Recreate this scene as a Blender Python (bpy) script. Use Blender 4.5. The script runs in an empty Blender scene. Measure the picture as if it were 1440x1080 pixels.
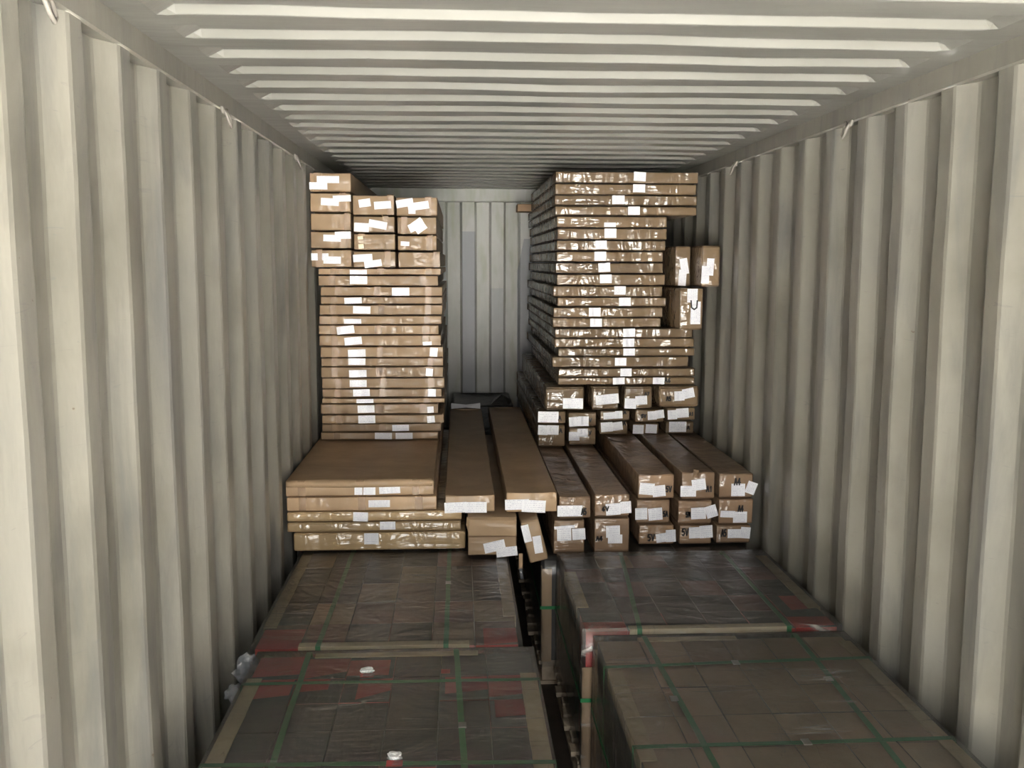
import bpy, bmesh, math, random
from mathutils import Vector, Matrix, noise
random.seed(7)
SC = bpy.context.scene
COL = SC.collection

# ------------------------------------------------------------------ camera
YAW, PITCH, ROLL = .05538, .12595, .0022
cy, sy, cp, sp = math.cos(YAW), math.sin(YAW), math.cos(PITCH), math.sin(PITCH)
fwd = Vector((sy*cp, cy*cp, -sp)); rt0 = Vector((cy, -sy, 0)); up0 = rt0.cross(fwd)
rt = math.cos(ROLL)*rt0 + math.sin(ROLL)*up0; up = -math.sin(ROLL)*rt0 + math.cos(ROLL)*up0
cam_data = bpy.data.cameras.new('camera'); cam = bpy.data.objects.new('camera', cam_data); COL.objects.link(cam)
cam_data.sensor_width = 36; cam_data.lens = 36*1350/1440; cam_data.clip_start = .05; cam_data.clip_end = 300
M = Matrix((rt, up, -fwd)).transposed().to_4x4(); M.translation = Vector((-.3329, 0, 2.07)); cam.matrix_world = M
SC.camera = cam

# ------------------------------------------------------------------ daylight
world = bpy.data.worlds.new('world'); SC.world = world; world.use_nodes = True
wn = world.node_tree.nodes; wl = world.node_tree.links; wn.clear()
wo = wn.new('ShaderNodeOutputWorld'); bg = wn.new('ShaderNodeBackground'); wl.new(bg.outputs[0], wo.inputs[0])
tc = wn.new('ShaderNodeTexCoord'); sx = wn.new('ShaderNodeSeparateXYZ'); rp = wn.new('ShaderNodeValToRGB')
wl.new(tc.outputs['Generated'], sx.inputs[0]); wl.new(sx.outputs[2], rp.inputs[0]); wl.new(rp.outputs[0], bg.inputs[0])
rp.color_ramp.elements[0].position = 0; rp.color_ramp.elements[0].color = (1, .97, .91, 1)
rp.color_ramp.elements[1].position = .6; rp.color_ramp.elements[1].color = (.86, .93, 1, 1)
bg.inputs[1].default_value = 1.5
sun_d = bpy.data.lights.new('sun', 'SUN'); sun_d.energy = 52; sun_d.angle = .02; sun_d.color = (1, .97, .92)
sun = bpy.data.objects.new('sun', sun_d); COL.objects.link(sun); sun.rotation_euler = (math.radians(-12), math.radians(-42), 0)
OPEN_Y = -1.0            # the open door end of the container
pd = bpy.data.lights.new('door_portal', 'AREA'); pd.shape = 'RECTANGLE'; pd.size = 2.34; pd.size_y = 2.6
pd.cycles.is_portal = True
po = bpy.data.objects.new('door_portal', pd); COL.objects.link(po); po.location = (0, OPEN_Y, 1.37); po.rotation_euler = (math.radians(90), 0, 0)
SC.view_settings.view_transform = 'Standard'; SC.view_settings.look = 'None'
SC.view_settings.gamma = 1; SC.view_settings.use_curve_mapping = False
SC.view_settings.exposure = 2.75
SC.cycles.max_bounces = 10; SC.cycles.diffuse_bounces = 6; SC.cycles.transparent_max_bounces = 16
SC.cycles.caustics_reflective = False; SC.cycles.caustics_refractive = False
SC.cycles.sample_clamp_indirect = 8; SC.cycles.use_denoising = True

# ------------------------------------------------------------------ materials
class NT:
    def __init__(s, name):
        s.m = bpy.data.materials.new(name); s.m.use_nodes = True
        s.n = s.m.node_tree.nodes; s.l = s.m.node_tree.links
        s.b = s.n['Principled BSDF']; s.out = s.n['Material Output']
    def link(s, a, b): s.l.new(a, b)
    def coord(s, scale=(1, 1, 1), kind='Object', rot=(0, 0, 0), world=False):
        mp = s.n.new('ShaderNodeMapping'); mp.inputs['Scale'].default_value = scale; mp.inputs['Rotation'].default_value = rot
        if world:
            g = s.n.new('ShaderNodeNewGeometry'); s.link(g.outputs['Position'], mp.inputs[0])
        else:
            t = s.n.new('ShaderNodeTexCoord'); s.link(t.outputs[kind], mp.inputs[0])
        return mp.outputs[0]
    def noise(s, vec, scale, detail=4, rough=.55, dist=0):
        t = s.n.new('ShaderNodeTexNoise'); t.inputs['Scale'].default_value = scale; t.inputs['Detail'].default_value = detail
        t.inputs['Roughness'].default_value = rough; t.inputs['Distortion'].default_value = dist
        s.link(vec, t.inputs['Vector']); return t.outputs['Fac']
    def ramp(s, fac, stops):
        r = s.n.new('ShaderNodeValToRGB'); e = r.color_ramp.elements
        while len(e) < len(stops): e.new(.5)
        for el, (p, c) in zip(e, stops):
            el.position = p; el.color = (c, c, c, 1) if isinstance(c, (int, float)) else (*c, 1)
        s.link(fac, r.inputs[0]); return r.outputs[0]
    def mix(s, fac, a, b, blend='MIX'):
        m = s.n.new('ShaderNodeMix'); m.data_type = 'RGBA'; m.blend_type = blend
        for sock, v in ((m.inputs[0], fac), (m.inputs[6], a), (m.inputs[7], b)):
            if isinstance(v, (int, float)): sock.default_value = v
            elif isinstance(v, tuple): sock.default_value = (*v, 1)
            else: s.link(v, sock)
        return m.outputs[2]
    def math(s, op, a, b=0.):
        m = s.n.new('ShaderNodeMath'); m.operation = op
        for sock, v in ((m.inputs[0], a), (m.inputs[1], b)):
            if isinstance(v, (int, float)): sock.default_value = v
            else: s.link(v, sock)
        return m.outputs[0]
    def bump(s, h, strength=.3, dist=.01, normal=None):
        b = s.n.new('ShaderNodeBump'); b.inputs['Strength'].default_value = strength; b.inputs['Distance'].default_value = dist
        s.link(h, b.inputs['Height'])
        if normal is not None: s.link(normal, b.inputs['Normal'])
        return b.outputs[0]
    def rand(s, lo, hi):
        o = s.n.new('ShaderNodeObjectInfo'); m = s.n.new('ShaderNodeMapRange')
        m.inputs['To Min'].default_value = lo; m.inputs['To Max'].default_value = hi
        s.link(o.outputs['Random'], m.inputs[0]); return m.outputs[0]
    def set(s, **k):
        names = dict(color='Base Color', rough='Roughness', metal='Metallic', coat='Coat Weight', coatr='Coat Roughness', spec='Specular IOR Level', alpha='Alpha', normal='Normal', coatn='Coat Normal')
        for a, v in k.items():
            sock = s.b.inputs[names[a]]
            if isinstance(v, (int, float)): sock.default_value = v
            elif isinstance(v, tuple): sock.default_value = (*v, 1)
            else: s.link(v, sock)
        return s

def paint_material():
    t = NT('container_paint')
    p = t.coord(world=True)
    big = t.noise(p, 1.3, 5, .6)
    c = t.ramp(big, [(.3, (.165, .154, .126)), (.5, (.25, .235, .197)), (.72, (.205, .197, .178))])
    st = t.noise(t.coord((3, 3, .5), world=True), 3.0, 6, .65, .4)
    c = t.mix(t.ramp(st, [(.5, 0), (.7, .65)]), c, (.12, .119, .119))
    ss = t.noise(t.coord((2, 4, 22), world=True), 2.2, 3, .6, 1.5)
    c = t.mix(t.ramp(ss, [(.66, 0), (.72, .55)]), c, (.16, .155, .15))
    rs = t.noise(p, 15, 3, .75)
    c = t.mix(t.ramp(rs, [(.735, 0), (.76, .85)]), c, (.10, .05, .03))
    t.set(color=c, rough=.34, spec=1.0)
    t.set(normal=t.bump(t.noise(t.coord((2.2, 2.2, .8), world=True), 4, 4), .35, .012))
    return t.m
PAINT = paint_material()

def roof_material():
    t = NT('roof_paint')
    c = t.ramp(t.noise(t.coord((.5, 3, 1), world=True), 2, 5, .6), [(.3, (.17, .165, .143)), (.7, (.235, .228, .203))])
    rs = t.noise(t.coord((1, 1, 1), world=True), 7, 3, .75, .6)
    c = t.mix(t.ramp(rs, [(.745, 0), (.77, .9)]), c, (.14, .06, .035))
    t.set(color=c, rough=.38, spec=.85, normal=t.bump(t.noise(t.coord((1, 3, 1), world=True), 2.2, 3), .4, .02))
    return t.m
ROOF = roof_material()

def end_wall_material():
    t = NT('end_wall_paint')
    c = t.ramp(t.noise(t.coord((1.6, 1, .6), world=True), 1.7, 4, .6), [(.3, (.36, .37, .33)), (.6, (.54, .54, .51))])  # colour raised above the side walls' paint so the far end looks lit
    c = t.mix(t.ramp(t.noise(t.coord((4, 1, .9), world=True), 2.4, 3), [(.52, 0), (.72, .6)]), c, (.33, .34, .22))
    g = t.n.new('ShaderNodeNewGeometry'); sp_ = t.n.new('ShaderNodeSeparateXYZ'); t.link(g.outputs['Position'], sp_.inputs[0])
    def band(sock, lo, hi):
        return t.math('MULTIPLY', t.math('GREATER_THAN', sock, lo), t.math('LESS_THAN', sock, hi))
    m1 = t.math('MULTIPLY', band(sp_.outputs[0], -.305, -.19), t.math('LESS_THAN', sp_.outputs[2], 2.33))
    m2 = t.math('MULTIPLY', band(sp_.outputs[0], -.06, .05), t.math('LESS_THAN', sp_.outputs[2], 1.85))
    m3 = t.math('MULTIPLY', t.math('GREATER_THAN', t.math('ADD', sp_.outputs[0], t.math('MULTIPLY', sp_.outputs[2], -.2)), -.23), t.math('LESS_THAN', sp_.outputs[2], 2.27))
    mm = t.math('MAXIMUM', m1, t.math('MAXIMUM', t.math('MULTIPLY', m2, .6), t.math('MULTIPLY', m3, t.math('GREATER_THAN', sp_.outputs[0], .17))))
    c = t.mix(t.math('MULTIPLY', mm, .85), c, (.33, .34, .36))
    t.set(color=c, rough=.45, spec=.35, normal=t.bump(t.noise(t.coord((2, 2, 2), world=True), 2.5, 2), .3, .02))
    return t.m
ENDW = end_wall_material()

def simple(name, col, rough=.6, var=.12, scale=8, **k):
    t = NT(name); v = t.noise(t.coord((1, 1, 1)), scale, 4)
    lo = tuple(x*(1-var) for x in col); hi = tuple(min(1, x*(1+var)) for x in col)
    t.set(color=t.ramp(v, [(.3, lo), (.7, hi)]), rough=rough, **k); return t.m

def kraft(name, col, film, wrinkle=.5):
    t = NT(name)
    v = t.noise(t.coord((1, 1, 1), world=True), 5, 4)
    c = t.ramp(v, [(.3, tuple(x*.86 for x in col)), (.7, tuple(x*1.08 for x in col))])
    hs = t.n.new('ShaderNodeHueSaturation'); t.link(c, hs.inputs['Color']); t.link(t.rand(.82, 1.12), hs.inputs['Value'])
    fib = t.noise(t.coord((1, .3, 3), world=True), 60, 2)
    t.set(color=hs.outputs[0], rough=.72, spec=.25, normal=t.bump(fib, .1, .001))
    if film:
        w1 = t.noise(t.coord((.35, 1, 1.8), world=True), 7, 2.5, .5, 1.5)
        w2 = t.noise(t.coord((3, 2, 1.2), world=True), 3.5, 2, .5, .8)
        nb = t.bump(w1, wrinkle, .045); nb = t.bump(w2, wrinkle, .05, nb)
        t.set(coat=film, coatr=.07, coatn=nb)
        t.b.inputs['Coat IOR'].default_value = 1.7
    return t.m
KRAFT_LEFT = kraft('brown_cardboard', (.33, .228, .138), .25, .5)
KRAFT_WRAP = kraft('film_wrapped_cardboard', (.20, .135, .075), .68, .5)
KRAFT_PALE = kraft('film_wrapped_pale_cardboard', (.44, .31, .165), .8, .4)
KRAFT_LONG = kraft('long_carton_cardboard', (.28, .18, .108), .55, .5)
KRAFT_FRONT = kraft('light_cardboard', (.42, .29, .175), .15, .3)
FLAP = simple('folded_flap_cardboard', (.40, .26, .15), .7)
CREASE = simple('cardboard_seam', (.17, .10, .055), .8)

def label_material():
    t = NT('printed_label')
    tc_ = t.n.new('ShaderNodeTexCoord'); sp_ = t.n.new('ShaderNodeSeparateXYZ'); t.link(tc_.outputs['UV'], sp_.inputs[0])
    oi = t.n.new('ShaderNodeObjectInfo')
    rows = t.math('FRACT', t.math('MULTIPLY', sp_.outputs[1], 6.0))
    row = t.math('MULTIPLY', t.math('GREATER_THAN', rows, .32), t.math('LESS_THAN', rows, .62))
    cm = t.n.new('ShaderNodeCombineXYZ')
    t.link(t.math('MULTIPLY', sp_.outputs[0], 26.), cm.inputs[0]); t.link(t.math('FLOOR', t.math('MULTIPLY', sp_.outputs[1], 6.)), cm.inputs[1]); t.link(t.math('MULTIPLY', oi.outputs['Random'], 50.), cm.inputs[2])
    wd = t.noise(cm.outputs[0], 1.0, 2)
    inx = t.math('MULTIPLY', t.math('GREATER_THAN', sp_.outputs[0], .08), t.math('LESS_THAN', sp_.outputs[0], .9))
    ink = t.math('MULTIPLY', t.math('MULTIPLY', row, inx), t.math('GREATER_THAN', wd, .5))
    c = t.mix(t.math('MULTIPLY', ink, .55), (.80, .80, .83), (.30, .29, .42))
    t.set(color=c, rough=.4, coat=.3, coatr=.2)
    return t.m
LABEL = label_material()
YLABEL = simple('yellowed_tape', (.85, .72, .48), .25, coat=.8)
TAPE = NT('clear_packing_tape'); _nb = TAPE.bump(TAPE.noise(TAPE.coord((1, 1, 2), world=True), 20, 3, .6, 1), .8, .008)
TAPE.set(color=(.42, .27, .15), rough=.35, spec=.4, coat=.8, coatr=.16, coatn=_nb, alpha=.55); TAPE = TAPE.m
INK = simple('black_marker_ink', (.02, .018, .018), .6)
WOOD = simple('pallet_wood', (.42, .34, .25), .8, .3, 14)
PLY = simple('plywood_floor', (.05, .037, .026), .7, .3, 4)
BOARD = kraft('edge_board_cardboard', (.50, .41, .27), .45, .35)
STRAP = NT('green_strap').set(color=(.012, .17, .05), rough=.35, spec=.5).m
CLIP = NT('strap_clip_metal').set(color=(.62, .63, .62), rough=.35, metal=.8).m
STEEL = simple('painted_steel_ring', (.24, .22, .19), .6, .15, 20)
CONCRETE = simple('yard_concrete', (.43, .425, .41), .9, .15, .5)
CARTON_TOP = kraft('tile_carton_brown', (.36, .27, .19), .2, .3)
CARTON_BLACK = simple('tile_carton_black', (.028, .028, .026), .45, .25, 5)
CARTON_RED = simple('tile_carton_red', (.40, .035, .03), .4, .2, 6, coat=.4, coatr=.2)
CARTON_DULL = simple('tile_carton_maroon', (.17, .075, .06), .5, .3, 5)
BLACKFILM = NT('black_stretch_film')
BLACKFILM.set(color=(.018, .018, .017), rough=.28, spec=.5, normal=BLACKFILM.bump(BLACKFILM.noise(BLACKFILM.coord((1, 3, 3), world=True), 7, 4, .6, 1), .6, .03)); BLACKFILM = BLACKFILM.m

def film_material(name='clear_stretch_film', haze=.085):
    t = NT(name)
    n, l = t.n, t.l
    tr = n.new('ShaderNodeBsdfTransparent'); tr.inputs[0].default_value = (.93, .93, .92, 1)
    gl = n.new('ShaderNodeBsdfGlossy'); gl.inputs['Roughness'].default_value = .16; gl.inputs['Color'].default_value = (.9, .9, .9, 1)
    df = n.new('ShaderNodeBsdfDiffuse'); df.inputs[0].default_value = (.62, .58, .53, 1)
    st = t.noise(t.coord((6, 1, 1), world=True, rot=(0, 0, .35)), 5, 6, .7, .6)
    st2 = t.noise(t.coord((1, 7, 1), world=True), 5, 5, .7, .5)
    big = t.noise(t.coord((1, 1, 1), world=True), 2.2, 3, .6)
    hz = t.math('ADD', t.math('MULTIPLY', t.ramp(st, [(.5, 0), (.8, 1)]), .09), t.math('ADD', t.math('MULTIPLY', t.ramp(st2, [(.6, 0), (.75, 1)]), .07), t.math('MULTIPLY', t.ramp(big, [(.35, .4), (.7, 1)]), haze)))
    cn = t.noise(t.coord((.35, 4.5, 1), world=True), 1.6, 3, .5, .3)
    gate = t.ramp(t.noise(t.coord((1.2, 3, 1), world=True), 3, 2), [(.5, 0), (.6, 1)])
    line = t.math('MULTIPLY', t.ramp(cn, [(.485, 0), (.5, 1), (.512, 0)]), gate)
    cn2 = t.noise(t.coord((2.2, .5, 1), world=True, rot=(0, 0, .5)), 3, 3, .5, .3)
    line = t.math('MAXIMUM', line, t.math('MULTIPLY', t.ramp(cn2, [(.495, 0), (.5, .5), (.505, 0)]), gate))
    hz = t.math('MINIMUM', t.math('ADD', hz, t.math('MULTIPLY', line, .5)), .9)  # pale diffuse lines for creases, also painting streak highlights onto the film
    m1 = n.new('ShaderNodeMixShader'); l.new(hz, m1.inputs[0]); l.new(tr.outputs[0], m1.inputs[1]); l.new(df.outputs[0], m1.inputs[2])
    h = t.math('ADD', t.math('MULTIPLY', st, .6), t.math('MULTIPLY', st2, .6))
    nb = t.bump(h, .8, .007); nb = t.bump(t.noise(t.coord((1, 1, 1), world=True), 4, 3, .6, 1.), .5, .035, nb)
    l.new(nb, gl.inputs['Normal'])
    fr = n.new('ShaderNodeFresnel'); fr.inputs[0].default_value = 1.65; l.new(nb, fr.inputs['Normal'])
    m2 = n.new('ShaderNodeMixShader'); l.new(t.math('MULTIPLY', fr.outputs[0], .9), m2.inputs[0]); l.new(m1.outputs[0], m2.inputs[1]); l.new(gl.outputs[0], m2.inputs[2])
    l.new(m2.outputs[0], t.out.inputs[0]); return t.m
FILM = film_material()
CRINKLE = NT('crumpled_clear_film').set(color=(.45, .46, .48), rough=.12, alpha=.3, spec=.8, coat=1.).m

# ------------------------------------------------------------------ helpers
def link(name, me, mat=None, parent=None, loc=(0, 0, 0), rot=(0, 0, 0)):
    o = bpy.data.objects.new(name, me); COL.objects.link(o)
    if mat is not None:
        for m in (mat if isinstance(mat, (list, tuple)) else [mat]):
            if m.name not in [x.name for x in me.materials if x]: me.materials.append(m)
    o.location = loc; o.rotation_euler = rot
    if parent is not None: o.parent = parent
    return o
def from_bm(name, bm, mat, parent=None, loc=(0, 0, 0), rot=(0, 0, 0), smooth=False):
    me = bpy.data.meshes.new(name); bmesh.ops.recalc_face_normals(bm, faces=bm.faces); bm.to_mesh(me); bm.free()
    if smooth:
        for p in me.polygons: p.use_smooth = True
    return link(name, me, mat, parent, loc, rot)
def pydata(name, v, f, mat, parent=None, loc=(0, 0, 0), rot=(0, 0, 0), smooth=False):
    me = bpy.data.meshes.new(name); me.from_pydata(v, [], f); me.update()
    if smooth:
        for p in me.polygons: p.use_smooth = True
    return link(name, me, mat, parent, loc, rot)
def bm_box(bm, x0, x1, y0, y1, z0, z1, mi=0, bevel=0):
    vs = [bm.verts.new(p) for p in ((x0,y0,z0),(x1,y0,z0),(x1,y1,z0),(x0,y1,z0),(x0,y0,z1),(x1,y0,z1),(x1,y1,z1),(x0,y1,z1))]
    fs = [bm.faces.new([vs[i] for i in q]) for q in ((0,3,2,1),(4,5,6,7),(0,1,5,4),(1,2,6,5),(2,3,7,6),(3,0,4,7))]
    for f in fs: f.material_index = mi
    if bevel:
        r = bmesh.ops.bevel(bm, geom=list({e for f in fs for e in f.edges}), offset=bevel, segments=1, affect='EDGES')
        for f in r['faces']: f.material_index = mi
    return fs
def box(name, b, mat, parent=None, bevel=0, origin=None):
    x0, x1, y0, y1, z0, z1 = b
    bm = bmesh.new(); o = origin or (0, 0, 0)
    bm_box(bm, x0-o[0], x1-o[0], y0-o[1], y1-o[1], z0-o[2], z1-o[2], 0, bevel)
    return from_bm(name, bm, mat, parent, o)
def tag(o, label=None, cat=None, group=None, kind=None):
    if label: o['label'] = label
    if cat: o['category'] = cat
    if group: o['group'] = group
    if kind: o['kind'] = kind
    return o
def struct(o): o['kind'] = 'structure'; return o
def tube(bm, pts, r, seg=8):
    rings = []
    for i, p in enumerate(pts):
        a = pts[max(0, i-1)]; b = pts[min(len(pts)-1, i+1)]; d = (Vector(b)-Vector(a)).normalized()
        u = d.orthogonal().normalized(); v = d.cross(u)
        if rings:
            u = (lastu - d*lastu.dot(d)).normalized(); v = d.cross(u)
        lastu = u
        rings.append([bm.verts.new(Vector(p)+r*(math.cos(k*2*math.pi/seg)*u+math.sin(k*2*math.pi/seg)*v)) for k in range(seg)])
    for A, B in zip(rings, rings[1:]):
        for k in range(seg): bm.faces.new((A[k], A[(k+1) % seg], B[(k+1) % seg], B[k]))
    bm.faces.new(rings[0][::-1]); bm.faces.new(rings[-1])

def package_verts(w, d, h, r, amp, seed, sag=0, fine=0.):
    """rounded, slightly crumpled box: origin at the middle of the front bottom edge, x -w/2..w/2, y 0..d, z 0..h"""
    r = min(r, w*.3, h*.3)
    def cuts(L, step):
        n = max(2, int((L-2*r)/step)); return [0, r*.3, r]+[r+(L-2*r)*i/n for i in range(1, n)]+[L-r, L-r*.3, L]
    xs, ys, zs = cuts(w, .06), cuts(d, .22), cuts(h, .05)
    nx, ny, nz = len(xs), len(ys), len(zs)
    idx = {}; V = []; F = []
    off = Vector((seed*3.17 % 91, seed*7.3 % 83, seed*1.9 % 71))
    def vid(i, j, k):
        key = (i, j, k)
        if key in idx: return idx[key]
        p = Vector((xs[i], ys[j], zs[k]))
        q = Vector((min(max(p.x, r), w-r), min(max(p.y, r), d-r), min(max(p.z, r), h-r)))
        dv = p-q
        if dv.length > 1e-9: p = q+dv.normalized()*r if sum(abs(c) > 1e-9 for c in dv) > 1 else p
        n = Vector((1 if i == nx-1 else -1 if i == 0 else 0, 1 if j == ny-1 else -1 if j == 0 else 0, 1 if k == nz-1 else -1 if k == 0 else 0))
        a = (noise.noise(Vector((p.x*4, p.y*2.2, p.z*9))+off)+1)*.5
        b = (noise.noise(Vector((p.x*17, p.y*9, p.z*15))+off*2)+1)*.5
        p = p-Vector((n.x, n.y, n.z*.45))*(amp*a+fine*b)
        if sag and k == nz-1: p.z -= sag*math.sin(math.pi*p.x/w)*min(1, p.y/.1+.3)
        idx[key] = len(V); V.append((p.x-w/2, p.y, p.z)); return idx[key]
    def quad(a, b, c, e): F.append((vid(*a), vid(*b), vid(*c), vid(*e)))
    for i in range(nx-1):
        for j in range(ny-1):
            quad((i, j, 0), (i, j+1, 0), (i+1, j+1, 0), (i+1, j, 0)); quad((i, j, nz-1), (i+1, j, nz-1), (i+1, j+1, nz-1), (i, j+1, nz-1))
        for k in range(nz-1):
            quad((i, 0, k), (i+1, 0, k), (i+1, 0, k+1), (i, 0, k+1)); quad((i, ny-1, k), (i, ny-1, k+1), (i+1, ny-1, k+1), (i+1, ny-1, k))
    for j in range(ny-1):
        for k in range(nz-1):
            quad((0, j, k), (0, j, k+1), (0, j+1, k+1), (0, j+1, k)); quad((nx-1, j, k), (nx-1, j+1, k), (nx-1, j+1, k+1), (nx-1, j, k+1))
    return V, F

def label_mesh():
    nx = 4; V = []; F = []
    for i in range(nx+1):
        x = -.5+i/nx; y = -.0006*math.sin(i*2.1)
        V += [(x, y, -.5), (x, y, .5)]
    for i in range(nx): F.append((2*i, 2*i+2, 2*i+3, 2*i+1))
    me = bpy.data.meshes.new('paper_label'); me.from_pydata(V, [], F); me.update()
    uv = me.uv_layers.new(name='UVMap')
    for p in me.polygons:
        for li in p.loop_indices:
            v = me.vertices[me.loops[li].vertex_index].co; uv.data[li].uv = (v.x+.5, v.z+.5)
    me.materials.append(LABEL)
    return me
LABEL_ME = label_mesh()
def add_label(parent, l, base, k=0, mat=None):
    """l = (x, z, w, h, tilt) on the front face, parent located at base"""
    if l[2] < l[3]*.95 and len(l) > 4:      # a label stuck upright: keep its print running along its long side
        w, h, rot = l[3], l[2], l[4]+90
    else: w, h, rot = l[2], l[3], l[4]
    me = LABEL_ME.copy(); me.transform(Matrix.Diagonal((w, 1, h, 1)))
    if mat: me.materials.clear(); me.materials.append(mat)
    o = link('paper_label' if not mat else 'yellow_tape', me, None, parent, (l[0]-base[0], -.0012-.0008*k, l[1]-base[2]), (0, -math.radians(rot), 0))
    return o
STROKES = {'U': [((0, 1), (.1, .2), (.45, 0), (.8, .2), (.85, 1))], 'A': [((0, 0), (.45, 1), (.9, 0)), ((.2, .4), (.75, .42))], 'V': [((0, 1), (.4, 0), (.85, 1))], '4': [((.55, 0), (.6, 1), (0, .35), (.9, .38))],
 '5': [((.8, 1), (.15, .95), (.1, .55), (.6, .6), (.8, .3), (.5, 0), (.05, .08))], '6': [((.7, 1), (.2, .6), (.1, .2), (.45, 0), (.75, .25), (.4, .5), (.12, .3))],
 '1': [((.25, .7), (.5, 1), (.5, 0))], '7': [((.05, .95), (.8, 1), (.35, 0))], 'M': [((0, 0), (.1, 1), (.45, .3), (.8, 1), (.9, 0))]}
def add_mark(parent, m, base):
    t, x, z, w, h, rot = m
    bm = bmesh.new(); n = len(t); cw = w/n; th = max(.007, h*.17)
    for i, ch in enumerate(t):
        for st in STROKES[ch]:
            for a, b in zip(st, st[1:]):
                A = Vector((-w/2+cw*i+cw*.85*a[0], 0, -h/2+h*a[1])); B = Vector((-w/2+cw*i+cw*.85*b[0], 0, -h/2+h*b[1]))
                d = (B-A).normalized(); s = Vector((-d.z, 0, d.x))*th/2
                A -= d*th*.3; B += d*th*.3
                bm.faces.new([bm.verts.new(p) for p in (A-s, B-s, B+s, A+s)])
    o = from_bm('marker_writing', bm, INK, parent, (x-base[0], -.0055, z-base[2]))
    o['label'] = 'black handwritten marking '+t
    return o
def add_tape(parent, x, w, h, top=.03, mat=None, name='packing_tape'):
    """strip of tape up the front face and over the top edge"""
    bm = bmesh.new(); e = .0012
    prof = [(-e, .004), (-e, h*.5), (-e, h-.004), (.004, h+e), (top, h+e)]
    L = [bm.verts.new((x-w/2, y, z)) for y, z in prof]; R = [bm.verts.new((x+w/2+random.uniform(-.004, .004), y, z)) for y, z in prof]
    for i in range(len(prof)-1): bm.faces.new((L[i], R[i], R[i+1], L[i+1]))
    return from_bm(name, bm, mat or TAPE, parent)

_seed = [0]
def package(name, e, y, length, mat, label, group, amp=.004, r=.006, fine=0., sag=0, tapes=(), xlim=(-1.167, 1.167), tilt=0, cat='carton', gap=.0015):
    (x0, x1, z0, z1), labs, marks = e
    x0 = max(x0, xlim[0]); x1 = min(x1, xlim[1])
    _seed[0] += 1
    V, F = package_verts(x1-x0-gap, length, z1-z0-.0022, r, amp, _seed[0], sag, fine)
    base = ((x0+x1)/2, y, z0)
    o = pydata(name, V, F, mat, None, base, (0, tilt, 0), True)
    tag(o, label, cat, group)
    for k, l in enumerate(labs):
        l = list(l)
        if y > 5 and l[2] < x1-x0: l[0] = min(max(l[0], x0+l[2]/2+.004), x1-l[2]/2+.004)
        if y > 5 and len(l) > 4 and not (l[2] < l[3]*.95):
            l[3] = min(l[3], z1-z0-.008); l[1] = min(max(l[1], z0+l[3]/2+.003), z1-l[3]/2-.004)
            if l[3] < .06 and l[3] > .8*(z1-z0) and l[2] < x1-x0: l[4] *= .4
        add_label(o, l, base, k)
    for m in marks: add_mark(o, m, base)
    for t in tapes: add_tape(o, t*(x1-x0)/2, .036, z1-z0-gap)
    return o
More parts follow.
